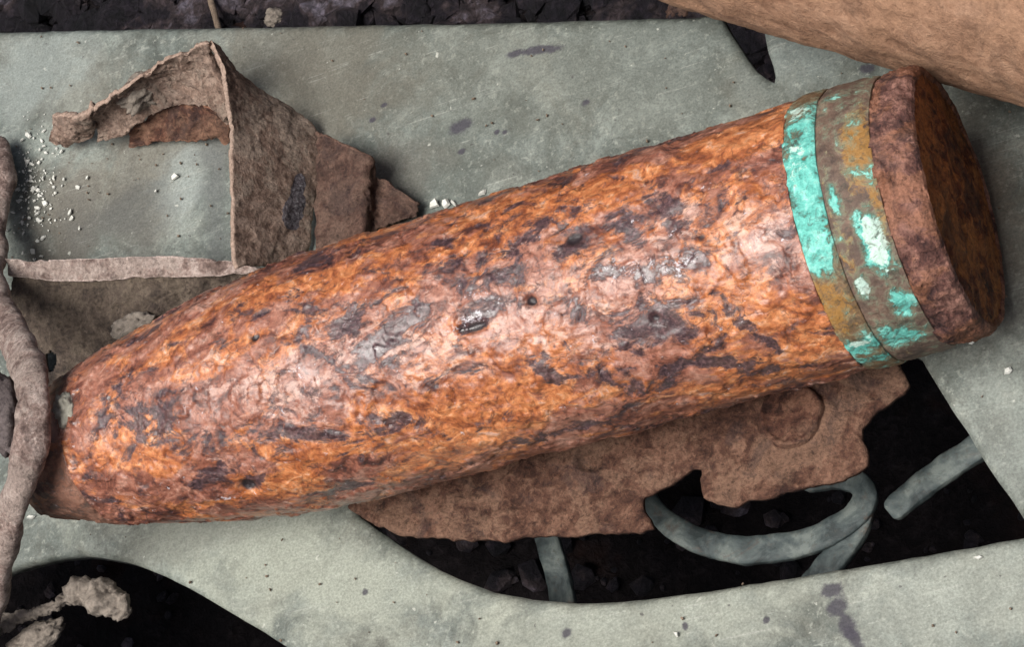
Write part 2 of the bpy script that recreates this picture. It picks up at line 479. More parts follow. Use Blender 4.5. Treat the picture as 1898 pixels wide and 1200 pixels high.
MT_CHIP = plain('white_chip', (0.48, 0.49, 0.44), (0.80, 0.80, 0.74), 300, 0.7, 0.0005)
MT_CRUMB = plain('brown_crumb', (0.10, 0.07, 0.05), (0.30, 0.23, 0.17), 300)


# ------------------------------------------------------------------ geometry builders
def dist_to_poly(P, poly):
    """distance of points P (n,2) to a closed polygon, and the nearest points"""
    best = np.full(len(P), 1e9)
    near = np.zeros_like(P)
    for a, b in zip(poly, np.roll(poly, -1, axis=0)):
        ab = b - a
        L = (ab ** 2).sum()
        if L < 1e-16:
            continue
        t = np.clip(((P - a) @ ab) / L, 0, 1)
        q = a + t[:, None] * ab
        d = np.sqrt(((P - q) ** 2).sum(1))
        k = d < best
        best[k] = d[k]
        near[k] = q[k]
    return best, near


def inside_poly(P, poly):
    r = np.zeros(len(P), bool)
    x, y = P[:, 0], P[:, 1]
    for a, b in zip(poly, np.roll(poly, -1, axis=0)):
        c = (a[1] > y) != (b[1] > y)
        with np.errstate(divide='ignore', invalid='ignore'):
            xi = (b[0] - a[0]) * (y - a[1]) / (b[1] - a[1]) + a[0]
        r ^= c & (x < xi)
    return r


def dense(poly, step, jit, seed):
    """resample an outline and roughen it"""
    out = []
    for a, b in zip(poly, np.roll(poly, -1, axis=0)):
        n = max(1, int(np.linalg.norm(b - a) / step))
        for i in range(n):
            p = a + (b - a) * i / n
            out.append(p + jit * np.array([fbm((p[0], p[1], seed), 160, 3), fbm((p[0], p[1], seed + 5), 160, 3)]))
    return np.array(out)


def round_outline(pts, it=2):
    """Chaikin corner cutting"""
    p = np.asarray(pts, float)
    for _ in range(it):
        q = np.roll(p, -1, axis=0)
        p = np.stack([0.75 * p + 0.25 * q, 0.25 * p + 0.75 * q], 1).reshape(-1, 2)
    return p


def plate(name, outer, holes, step, thick, ztop, mat, parent=None, edge_r=0.001, attrs=None):
    lo, hi = outer.min(0) - step, outer.max(0) + step
    nx, ny = int((hi[0] - lo[0]) / step) + 2, int((hi[1] - lo[1]) / step) + 2
    gx, gy = np.meshgrid(lo[0] + step * np.arange(nx), lo[1] + step * np.arange(ny), indexing='ij')
    P = np.stack([gx, gy], -1).reshape(-1, 2)
    Cc = np.stack([gx[:-1, :-1] + step / 2, gy[:-1, :-1] + step / 2], -1).reshape(-1, 2)
    keep = inside_poly(Cc, outer)
    for h in holes:
        keep &= ~inside_poly(Cc, h)
    ids = np.arange(nx * ny).reshape(nx, ny)
    Q = np.stack([ids[:-1, :-1], ids[1:, :-1], ids[1:, 1:], ids[:-1, 1:]], -1).reshape(-1, 4)
    used = np.zeros(nx * ny, int)
    np.add.at(used, Q[keep].ravel(), 1)
    vid = np.where(used > 0)[0]
    bnd = (used > 0) & (used < 4)
    PV = P[vid].copy()
    d, near = dist_to_poly(PV, outer)
    for h in holes:
        d2, n2 = dist_to_poly(PV, h)
        k = d2 < d
        d[k] = d2[k]
        near[k] = n2[k]
    bm_ = bnd[vid]
    PV[bm_] = near[bm_]
    d[bm_] = 0
    remap = -np.ones(nx * ny, int)
    remap[vid] = np.arange(len(vid))
    top = remap[Q[keep]]
    zt = np.array([ztop(x, y) for x, y in PV]) - edge_r * np.clip(1 - d / (edge_r * 1.5), 0, 1) ** 2
    n = len(PV)
    zb = np.array([ztop(x, y) for x, y in PV]) - thick
    V = np.concatenate([np.c_[PV, zt], np.c_[PV, zb]])
    faces = [tuple(f) for f in top] + [tuple(int(i) + n for i in f[::-1]) for f in top]
    es = {}
    for f in top:
        for i in range(4):
            es[(f[i], f[(i + 1) % 4])] = 1
    for (a, b) in es:
        if (b, a) not in es:
            faces.append((b, a, a + n, b + n))
    faces = [tuple(int(i) for i in f) for f in faces]
    return mesh_obj(name, V, faces, mat, parent)


def resample(pts, n):
    p = np.asarray(pts, float)
    # Catmull-Rom through the points, then even spacing
    q = np.vstack([2 * p[0] - p[1], p, 2 * p[-1] - p[-2]])
    out = []
    for i in range(1, len(q) - 2):
        for t in np.linspace(0, 1, 12, endpoint=False):
            a, b, c, d = q[i - 1], q[i], q[i + 1], q[i + 2]
            out.append(0.5 * (2 * b + (c - a) * t + (2 * a - 5 * b + 4 * c - d) * t * t + (3 * b - a - 3 * c + d) * t ** 3))
    out.append(p[-1])
    out = np.array(out)
    L = np.r_[0, np.cumsum(np.linalg.norm(np.diff(out, axis=0), axis=1))]
    s = np.linspace(0, L[-1], n)
    return np.stack([np.interp(s, L, out[:, k]) for k in range(p.shape[1])], 1)


def ribbon(name, top_px, bot_px, thick, mat, parent=None, n=90, m=26, amp=0.0006, ragged=0.0008, seed=0.0, bow=0.0, blots=(), holes=(), scale_=0.0007):
    """a bent strip of sheet metal between two edges; each edge point is (px, py, height)"""
    T = resample([at(*q) for q in top_px], n)
    B = resample([at(*q) for q in bot_px], n)
    G = np.zeros((n, m, 3))
    for j in range(m):
        G[:, j] = T + (B - T) * j / (m - 1)
    du = np.gradient(G, axis=0)
    dv = np.gradient(G, axis=1)
    N = np.cross(du, dv)
    N /= np.linalg.norm(N, axis=2, keepdims=True) + 1e-12
    for i in range(n):
        acr = (B[i] - T[i]) / (np.linalg.norm(B[i] - T[i]) + 1e-9)
        alo = du[i, m // 2] / (np.linalg.norm(du[i, m // 2]) + 1e-9)
        for j in range(m):
            p = G[i, j]
            w = j / (m - 1)
            dsp = amp * 2 * fbm(p, 70, 5, 0.6, seed) + scale_ * smooth(.0, .05, fbm(p, 110, 4, 0.6, seed + 50)) + bow * math.sin(math.pi * w)
            G[i, j] = p + N[i, j] * dsp
            e = max(0, 1 - j / 3, 1 - (m - 1 - j) / 3)
            if e > 0:
                G[i, j] += acr * ragged * e * (2.0 * fbm(p, 70, 5, 0.72, seed + 9) - 0.9 * smooth(.05, .35, fbm(p, 150, 3, 0.6, seed + 77)) * (1 if j > m / 2 else -1))
            e = max(0, 1 - i / 3, 1 - (n - 1 - i) / 3)
            if e > 0:
                G[i, j] += alo * ragged * 2.2 * e * fbm(p, 220, 4, 0.6, seed + 19)
    V, faces = [], []
    rimv, blot = [], []
    for s in (1, -1):
        for i in range(n):
            for j in range(m):
                p = G[i, j]
                rim = min(i, j, n - 1 - i, m - 1 - j)
                th = thick * (0.5 + 0.25 * fbm(p, 200, 3, 0.6, seed + 30)) * (0.75 if rim == 0 else 1)
                V.append(p + N[i, j] * s * th)
                rimv.append(max(0.0, 1 - j / 1.6, 1 - (m - 1 - j) / 1.6))
                b = 0.0
                for bi, bj, ri, rj in blots:
                    w = 0.5 * fbm(p, 260, 3, 0.6, seed + 3)
                    b = max(b, smooth(1.2, 0.8, math.hypot((i / (n - 1) - bi) / ri + w, (j / (m - 1) - bj) / rj + w)))
                blot.append(b)
    k = n * m
    es = set()
    for i in range(n - 1):
        for j in range(m - 1):
            if any(math.hypot(((i + .5) / (n - 1) - bi) / ri, ((j + .5) / (m - 1) - bj) / rj) < 1 for bi, bj, ri, rj in holes):
                continue
            a, b, c, d = i * m + j, (i + 1) * m + j, (i + 1) * m + j + 1, i * m + j + 1
            faces.append((a, b, c, d))
            faces.append((a + k, d + k, c + k, b + k))
            es.update(((a, b), (b, c), (c, d), (d, a)))
    for a, b in sorted(es):
        if (b, a) not in es:
            faces.append((b, a, a + k, b + k))
    return mesh_obj(name, V, faces, mat, parent, attrs={'rim': rimv, 'blot': blot})


def sweep(name, pts, radii, mat, parent=None, n=90, m=20, flat=1.0, amp=0.0006, sc=150, seed=0.0, square=False, upv=(0, 0, 1)):
    """a bar along a path; radii per point; flat scales the height of the section"""
    P = resample(np.c_[np.asarray(pts, float), np.asarray(radii, float)], n)
    R = P[:, 3]
    P = P[:, :3]
    tan = np.gradient(P, axis=0)
    tan /= np.linalg.norm(tan, axis=1, keepdims=True)
    V, faces = [], []
    for i in range(n):
        side = np.cross(tan[i], upv)
        side /= np.linalg.norm(side) + 1e-9
        upn = np.cross(side, tan[i])
        endk = min(i, n - 1 - i)
        er = [0.6, 0.88, 0.97][endk] if endk < 3 else 1.0
        for j in range(m):
            a = 2 * math.pi * (j + 0.5) / m
            cx, cz = math.cos(a), math.sin(a)
            if square:
                k = 1 / max(abs(cx), abs(cz)) ** 0.86
                cx, cz = cx * k, cz * k
            p = P[i] + (side * cx + upn * cz * flat) * R[i] * er
            out = side * cx + upn * cz
            p = p + out * amp * 2 * fbm(p, sc, 4, 0.6, seed)
            V.append(p)
    for i in range(n - 1):
        for j in range(m):
            a, b = i * m + j, i * m + (j + 1) % m
            faces.append((a, b, b + m, a + m))
    faces.append(tuple(range(m))[::-1])
    faces.append(tuple(range((n - 1) * m, n * m)))
    return mesh_obj(name, V, faces, mat, parent)


def ico(sub):
    import bmesh
    bm = bmesh.new()
    bmesh.ops.create_icosphere(bm, subdivisions=sub, radius=1)
    v = np.array([x.co[:] for x in bm.verts])
    f = [tuple(x.index for x in fc.verts) for fc in bm.faces]
    bm.free()
    return v, f


ICO1, ICO2, ICO4 = ico(1), ico(2), ico(4)


def clod(name, c, rad, mat, label, cat, amp=0.5, sc=1.6, seed=0.0, rz=0.0, group=None, parent=None):
    v, f = ICO4
    V = []
    cr, sr = math.cos(rz), math.sin(rz)
    for p in v:
        k = 1 + amp * (fbm(p, sc, 4, 0.6, seed) + 0.5 * abs(fbm(p, sc * 3, 3, 0.6, seed + 4)))
        x, y, z = p * k * np.asarray(rad)
        V.append((c[0] + x * cr - y * sr, c[1] + x * sr + y * cr, c[2] + z))
    o = mesh_obj(name, V, f, mat, parent)
    if label:
        tag(o, label, cat, group)
    return o


# ------------------------------------------------------------------ setting: ground under the table
GZ = -0.13
gs = np.concatenate([[-6, -3, -1.5, -0.8, -0.5], np.arange(-0.36, 0.361, 0.004), [0.5, 0.8, 1.5, 3, 6]])
GV, GF = [], []
for x in gs:
    for y in gs:
        near = 1 if abs(x) < 0.4 and abs(y) < 0.4 else 0.3
        GV.append((x, y, GZ + near * (0.009 * fbm((x, y, 0), 30, 5, 0.6) + 0.004 * fbm((x, y, 3), 140, 3, 0.6))))
k = len(gs)
for i in range(k - 1):
    for j in range(k - 1):
        a = i * k + j
        GF.append((a, a + k, a + k + 1, a + 1))
ground = mesh_obj('ground', GV, GF, MT_SOIL)
ground['kind'] = 'structure'

# loose dark gravel: one uncountable mass
V, Fc = [], []
rng = random.Random(3)
spots = []
for _ in range(2600):
    spots.append((at(rng.uniform(-200, 1500), rng.uniform(-260, 75), GZ), 0.0012 + 0.0075 * rng.random() ** 2.2))
for _ in range(160):
    spots.append((at(rng.uniform(650, 2050), rng.uniform(850, 1150), GZ), 0.0010 + 0.005 * rng.random() ** 3))
for _ in range(50):
    spots.append((at(rng.uniform(-150, 600), rng.uniform(1040, 1300), GZ), rng.uniform(0.0010, 0.0030)))
for _ in range(250):
    spots.append((at(rng.uniform(1250, 1500), rng.uniform(0, 200), GZ), rng.uniform(0.0012, 0.0036)))
v1, f1 = ICO1
for c, r in spots:
    o = len(V)
    s = np.array([rng.uniform(0.7, 1.3), rng.uniform(0.7, 1.3), rng.uniform(0.5, 0.9)]) * r
    sd_ = rng.uniform(0, 50)
    a = rng.uniform(0, 6.28)
    z0 = GZ + 0.008 * fbm((c[0], c[1], 0), 30, 5, 0.6) + r * 0.25
    for p in v1:
        q = p * s * (1 + 0.55 * noise.noise((p[0] * 1.7 + sd_, p[1] * 1.7, p[2] * 1.7)))
        V.append((c[0] + q[0] * math.cos(a) - q[1] * math.sin(a), c[1] + q[0] * math.sin(a) + q[1] * math.cos(a), z0 + q[2]))
    Fc += [tuple(i + o for i in f) for f in f1]
gravel = mesh_obj('gravel', V, Fc, MT_GRAVEL, shade=False)
gravel['kind'] = 'stuff'
tag(gravel, 'loose dark damp gravel and clods on the ground under the table', 'gravel')

# ------------------------------------------------------------------ the table with its pierced top
table = empty('garden_table', (0, 0, 0), 'weathered grey green metal table with pierced top and scrollwork under the scrap', 'table')


def w2(*q):
    return [at(x, y, 0)[:2] for x, y in q]


outer = np.array(w2((-650, 70), (-300, 63), (0, 57), (280, 51), (560, 46), (900, 40), (1150, 33), (1285, 30), (1318, 24), (1330, 23),
                    (1345, 48), (1365, 80), (1398, 128), (1418, 142), (1438, 154), (1430, 120), (1420, 92), (1414, 60), (1396, 18),
                    (1420, -100), (1600, -200), (2300, -360), (2500, 500), (2400, 1650), (1200, 1650), (0, 1650), (-650, 1600)))
outer = dense(outer, 0.004, 0.0007, 1.0)
h1 = w2((648, 944), (700, 985), (760, 1027), (830, 1066), (900, 1093), (960, 1108), (1050, 1117), (1120, 1117), (1250, 1104), (1400, 1081),
        (1600, 1048), (1750, 1022), (1830, 1008), (1890, 998), (1912, 990), (1905, 974), (1860, 908), (1820, 848), (1760, 755), (1720, 690), (1700, 655))
h1 += [np.array(q) for q in ((.096, -.0262), (.06, -.0255), (.0, -.0258), (-.045, -.026), (-.060, -.029))]
h1 = dense(round_outline(h1, 1), 0.003, 0.0006, 2.0)
h2 = w2((-70, 1085), (0, 1062), (60, 1042), (110, 1031), (170, 1028), (240, 1041), (310, 1070), (400, 1120), (540, 1205), (700, 1320), (560, 1440), (150, 1450), (-120, 1330))
h2 = dense(round_outline(h2, 2), 0.003, 0.0004, 3.0)
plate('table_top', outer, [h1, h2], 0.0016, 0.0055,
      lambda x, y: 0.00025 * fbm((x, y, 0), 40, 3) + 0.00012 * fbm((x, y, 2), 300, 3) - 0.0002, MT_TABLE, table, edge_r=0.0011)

SZ = -0.036


def scroll(pts, w, dz=0.0, seed=0.0):
    P = [at(x, y, SZ) - np.array([0, 0, dz]) for x, y in pts]
    sweep('scroll_bar', P, [q * 0.74 for q in w], MT_SCROLL, table, n=80, m=20, flat=0.42, amp=0.00035, sc=150, seed=seed, square=True)


scroll([(1000, 930), (1012, 985), (1028, 1045), (1042, 1110), (1060, 1190), (1080, 1260)], [.0044, .0046, .0048, .0049, .005, .005], 0.0002, 1)
scroll([(1185, 900), (1225, 958), (1290, 1000), (1370, 1020), (1450, 1016), (1530, 994), (1588, 955), (1606, 920), (1590, 896), (1550, 888), (1490, 900)],
       [.0036, .0042, .0049, .0052, .0052, .005, .0048, .0046, .0044, .004, .0034], 0.0, 2)
scroll([(1603, 930), (1588, 975), (1555, 1020), (1510, 1075), (1450, 1140), (1380, 1210)], [.004, .0044, .0048, .005, .005, .005], 0.0012, 3)
scroll([(1648, 952), (1690, 916), (1740, 878), (1800, 838), (1870, 790), (1960, 730)], [.0044, .0048, .005, .005, .005, .005], 0.0004, 4)
# short feet, out of the frame
for q in ((-480, 150), (2250, 100), (2250, 1500), (-480, 1480)):
    c = at(q[0], q[1], 0)
    sweep('foot', [(c[0], c[1], -0.0048), (c[0], c[1], -0.03), (c[0], c[1], GZ - 0.008)], [.009, .007, .010], MT_SCROLL, table, n=24, m=16, amp=0.0002, upv=(0, 1, 0))

# ------------------------------------------------------------------ the rusty shell
Y0, Z0 = -0.0085, 0.0354


def surf(px, py, r):
    """(x, angle) where the photograph's ray meets the shell's side of radius r"""
    d = M @ np.array([(px - 949) / F_PX, -(py - 600) / F_PX, -1.0])
    oy, oz = EYE[1] - Y0, EYE[2] - Z0
    a = d[1] ** 2 + d[2] ** 2
    b = oy * d[1] + oz * d[2]
    c = oy * oy + oz * oz - r * r
    disc = b * b - a * c
    t = (-b - math.sqrt(max(disc, 0))) / a
    p = EYE + t * d
    return p[0], math.atan2(p[2] - Z0, p[1] - Y0)


PROFILE = [(-.150, .0138), (-.140, .0172), (-.130, .0206), (-.118, .0236), (-.106, .0262), (-.095, .0283), (-.075, .0317), (-.055, .0338),
           (-.040, .0343), (-.022, .0342), (.004, .0338), (.03, .0344), (.08, .0341), (.099, .0342)]
PX_, PR_ = zip(*PROFILE)


def prof(x):
    return float(np.interp(x, PX_, PR_))


# patches seen on the rust: kind, px, py, half length along the shell, half width across (px), slant in degrees, strength
PATCH = [
    ('dark', 980, 440, 55, 16, -8, .8), ('dark', 1050, 448, 42, 26, 0, 1.0), ('dark', 1215, 375, 70, 20, 62, .8), ('dark', 1165, 440, 45, 22, 50, .8),
    ('dark', 1300, 322, 60, 14, -10, .7), ('dark', 1180, 365, 80, 10, 0, .4), ('dark', 628, 605, 32, 30, 0, .95), ('dark', 585, 655, 62, 13, 55, .9), ('dark', 545, 705, 40, 14, 40, .6),
    ('dark', 890, 602, 40, 16, 0, .9), ('dark', 1215, 500, 105, 16, 10, .9), ('dark', 1180, 540, 60, 20, 20, .6), ('dark', 1195, 610, 55, 45, 0, .55),
    ('dark', 1385, 605, 75, 14, 68, .95), ('dark', 1330, 675, 70, 16, 16, .95), ('dark', 1020, 680, 26, 34, 0, .7), ('dark', 1375, 625, 40, 25, 30, .5),
    ('dark', 640, 908, 85, 22, -4, .95), ('dark', 400, 885, 100, 26, -16, .85), ('dark', 205, 780, 62, 14, 24, .9), ('dark', 270, 760, 50, 16, 20, .6),
    ('dark', 1045, 800, 80, 18, -2, .75), ('dark', 160, 740, 22, 50, 0, .5), ('dark', 1450, 690, 80, 20, 0, .6), ('dark', 450, 905, 34, 20, 0, .9),
    ('dark', 760, 600, 60, 30, 0, .35), ('dark', 930, 520, 80, 20, 0, .5), ('dark', 1470, 420, 16, 60, 0, .5), ('dark', 850, 640, 30, 30, 0, .4),
    ('pit', 1062, 440, 17, 13, 0, 1), ('pit', 985, 558, 10, 9, 0, 1), ('pit', 882, 606, 20, 9, 0, 1), ('pit', 470, 625, 9, 8, 0, 1), ('pit', 458, 912, 16, 15, 0, 1),
    ('pit', 855, 612, 7, 5, 0, .9), ('pit', 1215, 590, 8, 8, 0, .8), ('pit', 1035, 425, 24, 6, -20, .7), ('pit', 860, 470, 6, 5, 0, .7), ('pit', 1300, 440, 7, 8, 0, .7),
    ('orange', 250, 840, 110, 60, 0, 1), ('orange', 520, 890, 70, 28, 0, .9), ('orange', 905, 770, 120, 62, 0, .9), ('orange', 1340, 400, 110, 55, 0, .8),
    ('orange', 1325, 560, 75, 60, 0, .8), ('orange', 1500, 610, 50, 70, 0, .9), ('orange', 760, 480, 330, 34, 2, .85), ('orange', 1100, 350, 260, 40, 2, .85),
    ('orange', 420, 650, 60, 40, 0, .6), ('orange', 540, 840, 50, 40, 0, .8), ('orange', 730, 880, 70, 22, 0, .7), ('orange', 1390, 700, 110, 22, 0, .7),
    ('orange', 1350, 250, 110, 20, 0, .7), ('orange', 180, 640, 60, 40, 0, .3), ('orange', 1090, 740, 120, 30, 0, .5),
    ('pale', 700, 650, 140, 60, 14, 1), ('pale', 520, 740, 110, 50, 14, .8), ('pale', 1000, 600, 120, 50, 8, .8), ('pale', 1240, 430, 60, 40, 0, .9),
    ('pale', 1410, 450, 50, 50, 0, 1), ('pale', 1150, 530, 120, 40, 0, .5), ('pale', 400, 700, 50, 60, 0, .5),
    ('glint', 1255, 490, 38, 14, 12, 1), ('glint', 1175, 500, 55, 12, 8, .9), ('glint', 868, 597, 36, 13, 0, 1), ('glint', 690, 650, 50, 12, 20, .5), ('glint', 560, 690, 30, 10, 40, .5),
    ('glint', 430, 932, 52, 5, 0, 1), ('glint', 300, 918, 22, 4, 0, .9),
    ('glint', 900, 570, 60, 20, 0, .4), ('glint', 1420, 435, 40, 20, 0, .45),
]
for i, pt in enumerate(PATCH):
    x, th = surf(pt[1], pt[2], 0.034)
    PATCH[i] = (pt[0], x, th, pt[3] / 6300.0, pt[4] / 6900.0, math.radians(pt[5]), pt[6])


def patch_vals(x, th, r, p):
    out = {'dark': 0.0, 'orange': 0.0, 'pale': 0.0, 'glint': 0.0, 'pit': 0.0}
    wx = 0.0062 * fbm(p, 150, 5, 0.65, 3.3)
    wy = 0.0062 * fbm(p, 150, 5, 0.65, 8.8)
    for kd, cx, ct, lx, ly, an, s in PATCH:
        dx = x - cx
        if abs(dx) > (lx + ly) * 1.8 + .002:
            continue
        dt = (th - ct + math.pi) % (2 * math.pi) - math.pi
        dy = dt * r
        if abs(dy) > (lx + ly) * 1.8 + .002:
            continue
        k = 0.1 if kd == 'pit' else 1.0
        dx += wx * k
        dy += wy * k
        u = (dx * math.cos(an) + dy * math.sin(an)) / lx
        v = (-dx * math.sin(an) + dy * math.cos(an)) / ly
        val = s * smooth(1.6, 0.3, math.hypot(u, v))
        if val > out[kd]:
            out[kd] = val
    return out


def lathe(name, prof_pts, mat, parent, nx, nt, amp, attr_fn=None, end_caps=True, y0=None, z0=None, dsp=None):
    """turned solid along X from (x, r) points; surface roughened along the normal"""
    P = np.array(prof_pts, float)
    seg = np.linalg.norm(np.diff(P, axis=0), axis=1)
    L = np.r_[0, np.cumsum(seg)]
    s = np.unique(np.r_[np.linspace(0, L[-1], nx), L])
    X = np.interp(s, L, P[:, 0])
    R = np.interp(s, L, P[:, 1])
    yy, zz = Y0 if y0 is None else y0, Z0 if z0 is None else z0
    V, F_, at_ = [], [], {}
    n = len(X)
    for i in range(n):
        for j in range(nt):
            th = 2 * math.pi * j / nt
            c, sn = math.cos(th), math.sin(th)
            p = (X[i], R[i] * c, R[i] * sn)
            dd = amp * fbm(p, 110, 5, 0.6, 1.5) * 1.6
            vals = None
            if attr_fn:
                vals = attr_fn(X[i], th, R[i], p)
                for kk, vv in vals.items():
                    at_.setdefault(kk, []).append(vv)
            if dsp:
                dd += dsp(X[i], th, p, vals)
            r = max(1e-5, R[i] + dd)
            V.append((X[i], yy + r * c, zz + r * sn))
    for i in range(n - 1):
        for j in range(nt):
            a, b = i * nt + j, i * nt + (j + 1) % nt
            F_.append((a, a + nt, b + nt, b))
    F_.append(tuple(range(nt)))
    F_.append(tuple(range((n - 1) * nt, n * nt))[::-1])
    return mesh_obj(name, V, F_, mat, parent, attrs=at_ or None)


def scab(x, th, p, v):
    """lifted rust scale: terraces with sharp lips, and pits"""
    t = fbm(p, 75, 4, 0.55, 6.1)
    e = 0.00045 * smooth(0.04, 0.09, t) + 0.0003 * smooth(0.12, 0.16, fbm(p, 140, 4, 0.6, 2.2))
    e += 0.00008 * fbm(p, 500, 3, 0.6, 4.0)
    if v:
        e -= 0.0016 * v['pit'] + 0.0004 * v['dark']
    return e


shell = empty('artillery_shell', (0, 0, 0), 'large rusty orange artillery shell with turquoise corroded band, lying on the table', 'artillery shell')
body_pts = [(-.1206, .0100), (-.1206, .0222)] + [(x, prof(x)) for x in np.linspace(-.1198, .0977, 60)] + [(.0980, .0300)]
lathe('body', body_pts, MT_SHELL, shell, 520, 400, 0.0005, patch_vals, dsp=scab)


def nose_attr(x, th, r, p):
    return patch_vals(x, th, r, p)


lathe('nose_collar', [(-.1425, .0040), (-.1425, .0150), (-.1420, .0160), (-.140, .0168), (-.130, .0199), (-.122, .0223), (-.1206, .0226), (-.1200, .0224), (-.1196, .012)],
      MT_NOSE, shell, 90, 200, 0.0004, nose_attr, dsp=scab)


def band_attr(spots):
    sp = [(k_,) + surf(px, py, .0352) + (lx / 6300.0, ly / 6900.0, s) for k_, px, py, lx, ly, s in spots]

    def fn(x, th, r, p):
        out = {'verd': 0.0, 'pale': 0.0, 'orange': 0.0}
        w = 0.0016 * fbm(p, 300, 4, 0.6, 5.0)
        for k_, cx, ct, lx, ly, s in sp:
            dt = (th - ct + math.pi) % (2 * math.pi) - math.pi
            d = math.hypot((x - cx + w) / lx, (dt * r + w) / ly)
            out[k_] = max(out[k_], s * smooth(1.75, 0.25, d))
        # a little verdigris all round
        out['verd'] = max(out['verd'], 0.30 * smooth(0.0, 0.35, fbm(p, 90, 3, 0.6, 9.0)))
        return out
    return fn


band1 = band_attr([('verd', 1480, 250, 60, 60, .85), ('verd', 1484, 330, 58, 70, 1), ('verd', 1492, 400, 50, 60, .95), ('verd', 1506, 465, 34, 48, .85), ('verd', 1502, 200, 60, 40, .5),
                   ('verd', 1600, 645, 55, 22, .95), ('verd', 1640, 662, 50, 16, .8), ('orange', 1530, 570, 40, 60, .8), ('pale', 1470, 290, 26, 40, .5), ('pale', 1475, 210, 40, 24, .5),
                   ('pale', 1590, 640, 20, 10, .7)])
band2 = band_attr([('verd', 1545, 365, 10, 30, .7), ('verd', 1620, 455, 22, 55, .95), ('pale', 1622, 450, 16, 46, .9), ('verd', 1600, 535, 12, 24, .7), ('pale', 1600, 535, 10, 20, .8),
                   ('verd', 1672, 565, 18, 28, .9), ('verd', 1670, 625, 36, 34, .8), ('orange', 1588, 270, 24, 80, .9), ('orange', 1612, 330, 10, 120, .7), ('orange', 1560, 440, 12, 90, .4)])
lathe('driving_band', [(0.0970, .0300), (0.0970, .0340), (0.0978, .0345), (0.0992, .0348), (0.1022, .0350), (0.1048, .0350), (0.1056, .0347), (0.1058, .0310)],
      MT_BAND1, shell, 60, 420, 0.0006, band1, dsp=lambda x, th, p, v: 0.0004 * (v['verd'] > .3) * fbm(p, 200, 3) + 0.0002 * fbm(p, 450, 3))
lathe('driving_band', [(0.1052, .0300), (0.1052, .0344), (0.1060, .0344), (0.1064, .0347), (0.1078, .0349), (0.1142, .0347), (0.1178, .0344), (0.1190, .0341), (0.1192, .0300)],
      MT_BAND2, shell, 60, 420, 0.0006, band2, dsp=lambda x, th, p, v: 0.0004 * (v['verd'] > .3) * fbm(p, 200, 3) + 0.0002 * fbm(p, 450, 3))
base_ring = lathe('base_ring', [(0.1184, .0300), (0.1184, .0336), (0.1194, .0336), (0.1200, .0340), (0.1214, .0341), (0.1245, .0340), (0.1268, .0337), (0.1282, .0332), (0.1292, .0325), (0.1296, .0317), (0.1292, .0308), (0.1280, .030)],
                  MT_RING, shell, 90, 420, 0.0013, dsp=lambda x, th, p, v: 0.0007 * fbm(p, 320, 4, 0.6) + 0.0005 * smooth(.0, .05, fbm(p, 90, 4, .6, 3)))

# the face of the base: shallow dished disc
V, F_ = [], []
nr, nt = 60, 200
for i in range(nr):
    for j in range(nt):
        r = 0.0318 * (i / (nr - 1))
        th = 2 * math.pi * j / nt
        y, z = r * math.cos(th), r * math.sin(th)
        V.append((0.1288 + 0.0014 * math.cos(r / .0318 * 1.5) + 0.0022 * fbm((0.1, y, z), 130, 5, 0.65) * smooth(.0318, .029, r), Y0 + y, Z0 + z))
for i in range(nr - 1):
    for j in range(nt):
        a, b = i * nt + j, i * nt + (j + 1) % nt
        F_.append((a, a + nt, b + nt, b))
mesh_obj('base_face', V, F_, MT_BASE, shell)

# ------------------------------------------------------------------ the second, tan shell
R2 = 0.042
r0 = [M @ np.array([(u - 949) / F_PX, -(v - 600) / F_PX, -1.0]) for u, v in ((1500, 88), (1898, 203))]
N_ = np.cross(r0[0], r0[1])
N_ /= np.linalg.norm(N_)
D2 = np.cross(N_, (0, 0, 1))
D2 /= np.linalg.norm(D2)
if D2[0] < 0:
    D2 = -D2
if N_[1] < 0:
    N_ = -N_
y2 = (R2 + .0006 - (.13 - EYE[0]) * N_[0] - (R2 - EYE[2]) * N_[2]) / N_[1] + EYE[1]
tan_shell = empty('artillery_shell', (0, 0, 0), 'tan dusty artillery shell lying behind the banded orange shell', 'artillery shell')
tan_pts = [(-.175, .010), (-.175, .0165), (-.16, .0215), (-.14, .0275), (-.115, .0340), (-.09, .0386), (-.07, .0408), (-.05, .0419), (-.03, .042), (.08, .0418)]
lathe_tan = lathe('body', tan_pts, MT_TAN, tan_shell, 200, 240, 0.0008, y0=0, z0=0, dsp=lambda x, th, p, v: 0.0005 * smooth(.0, .08, fbm(p, 60, 4, .6, 2)))
lathe_tan2 = lathe('driving_band', [(.0795, .036), (.0795, .0425), (.081, .0429), (.095, .0429), (.0965, .0424), (.0965, .036)], MT_BAND2, tan_shell, 30, 200, 0.0004,
                   lambda x, th, r, p: {'verd': 0.2, 'pale': 0.0, 'orange': 0.0}, y0=0, z0=0)
lathe_tan3 = lathe('base_ring', [(.0960, .036), (.0960, .0415), (.108, .0412), (.1095, .0395), (.1098, .002)], MT_RING, tan_shell, 60, 200, 0.0005, y0=0, z0=0)
tan_shell.location = (0.13, y2, R2 + 0.0012)
tan_shell.rotation_euler = (0, 0, math.atan2(D2[1], D2[0]))

